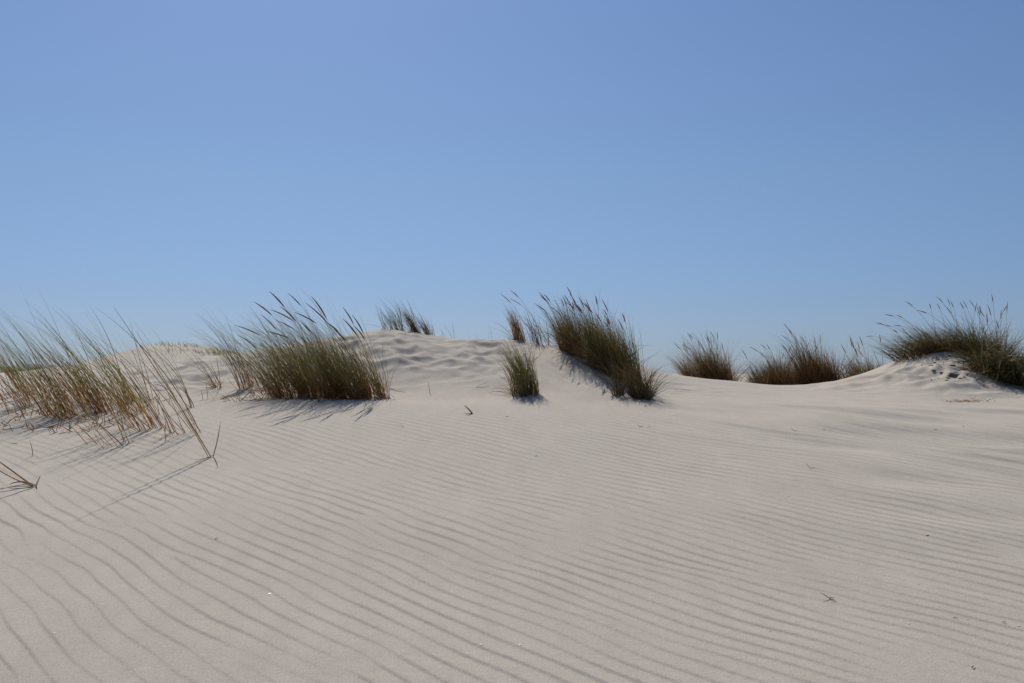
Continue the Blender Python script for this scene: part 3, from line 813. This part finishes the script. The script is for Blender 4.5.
# ---- small things lying on the sand
def leaf_on_sand(px, py, dx, dy, h, wid, mat, lab, name="dead_leaf", cat="dead leaf", group=None):
    a = gp(px, py, .003); b = a + np.array((dx, dy, 0)); b[2] = float(ground_z(b[0], b[1])[0]) + h
    m = (a + b) / 2 + np.array((0, 0, h * .5 + .006))
    strand(name, lab, cat, bez(a, m, b, 8), wid, mat, None, group, thick=.35)
a = gp(473, 414)
rl = thing("dead_leaf", "bright rust-coloured dead leaf sticking up from the sand left of centre", "dead leaf", tuple(a))
pts = bez(a - [0, 0, .01], a + [-.02, .0, .03], a + [-.062, -.01, .058], 8)
o = strand("leaf_blade", None, None, pts, .017, M_RUST, None, parent=rl); o.location = tuple(pts[0] - a)
pts = bez(a, a + [-.03, -.02, .004], a + [-.06, -.05, .004], 6)
o = strand("leaf_fragment", None, None, pts, .008, M_TWIG, None, parent=rl); o.location = tuple(pts[0] - a)
leaf_on_sand(168, 390, -.13, .03, .035, .020, M_TWIG, "dark curled leaf lying on sand right of the foreground tufts")
leaf_on_sand(476, 388, .11, .10, .02, .012, M_DRY if False else M_TWIG, "dark fallen blade slanting up the foot of the bare slope")
leaf_on_sand(367, 409, .05, .0, .004, .007, M_TWIG, "small dark leaf scrap in the sand right of the large clump's shadow")
leaf_on_sand(390, 389, .16, -.16, .01, .010, M_RUST, "rusty blade lying on sand at the right foot of the large clump")
leaf_on_sand(352, 398, -.10, .03, .015, .012, M_TWIG, "dark blade lying under the right end of the large clump")
tw = "twigs and scraps lying on the sand"
for px, py, s, k, lab in [
    (829, 600, .032, 3, "three-pronged dark twig scrap in the right foreground ripples"),
    (811, 469, .07, 2, "thin twig casting a faint line in the sand right of centre"),
    (535, 457, .03, 1, "dark speck of twig alone in the ripples in mid-picture"),
    (215, 541, .022, 1, "dark twig speck below the longest stem shadow on the left"),
    (402, 427, .03, 2, "small dark twig scrap below the bare slope, right of the large clump"),
    (506, 417, .025, 1, "flat dark scrap in the sand right of the rust-coloured leaf"),
    (640, 427, .05, 2, "small dark twig below the low splayed tuft"),
    (648, 428, .03, 1, "short dark scrap touching the small twig below the low splayed tuft"),
    (794, 431, .05, 2, "small grey twig on the smooth sand below the brown clumps"),
    (823, 430, .02, 1, "dark speck on smooth sand right of the small grey twig"),
    (934, 430, .025, 1, "dark speck on smooth sand in front of the right-hand mound"),
    (962, 427, .028, 1, "dark speck on smooth sand, rightmost before the mound"),
    (953, 619, .020, 1, "dark speck in the lower right ripples beside white shell bits"),
    (1002, 625, .018, 1, "dark speck in the lower right ripples close to the photo's edge"),
    (972, 670, .016, 1, "dark speck in the very bottom right corner ripples")]:
    a = gp(px, py, .003); r = np.random.default_rng(px)
    s *= (.6 if k == 2 else 1)
    root = thing("twig", lab, "twig", tuple(a), tw)
    for j in range(k):
        an = r.uniform(-.4, .9) + j * 2.2
        d = np.array((math.cos(an), math.sin(an) * 1.2, 0)) * s * r.uniform(.6, 1)
        b = a + d; b[2] = float(ground_z(b[0], b[1])[0]) + .003 + .5 * s * (j == 1)
        pts = bez(a, (a + b) / 2 + [r.normal(0, .12 * s), r.normal(0, .12 * s), .002], b, 6)
        o = strand("twig_piece", None, None, pts, .0045, M_TWIG, None, parent=root); o.location = tuple(pts[0] - a)

# shell fragments: curved, irregular chips
def shell(px, py, s, seed):
    r = np.random.default_rng(seed)
    a = gp(px, py, .001)
    n = 7; an = np.sort(r.uniform(0, 2 * np.pi, n)); rad = s * r.uniform(.6, 1, n)
    V = [a + np.array((0, 0, .12 * s))]
    for k in range(n): V.append(a + np.array((rad[k] * math.cos(an[k]), rad[k] * math.sin(an[k]) * .8, .10 * s * r.uniform(0, 1))))
    for k in range(n): V.append(V[1 + k] * 1.0 - np.array((0, 0, .12 * s + .001)))
    V.append(a - np.array((0, 0, .004)))
    F = []
    for k in range(n):
        k2 = (k + 1) % n
        F.append((0, 1 + k, 1 + k2, 1 + k2)); F.append((1 + k, 1 + n + k, 1 + n + k2, 1 + k2)); F.append((1 + 2 * n, 1 + n + k2, 1 + n + k, 1 + n + k))
    me = bpy.data.meshes.new("shell_fragment")
    me.from_pydata([tuple(v - a) for v in V], [], [tuple(dict.fromkeys(f)) for f in F]); me.update()
    me.materials.append(M_SHELL)
    o = bpy.data.objects.new("shell_fragment", me); COL.objects.link(o); o.location = tuple(a)
    o["label"] = "tiny white shell chip lying on the rippled sand"; o["category"] = "shell fragment"; o["group"] = "white shell chips scattered on the sand"
for i, (px, py) in enumerate([(788, 497), (785, 499), (858, 519), (927, 536), (919, 585), (967, 619), (908, 626), (520, 647), (481, 648), (270, 594), (54, 635), (840, 549), (1018, 627), (1008, 645), (770, 632), (498, 430), (380, 545), (590, 560)]):
    shell(px, py, .0055 if i % 3 else .008, 900 + i)
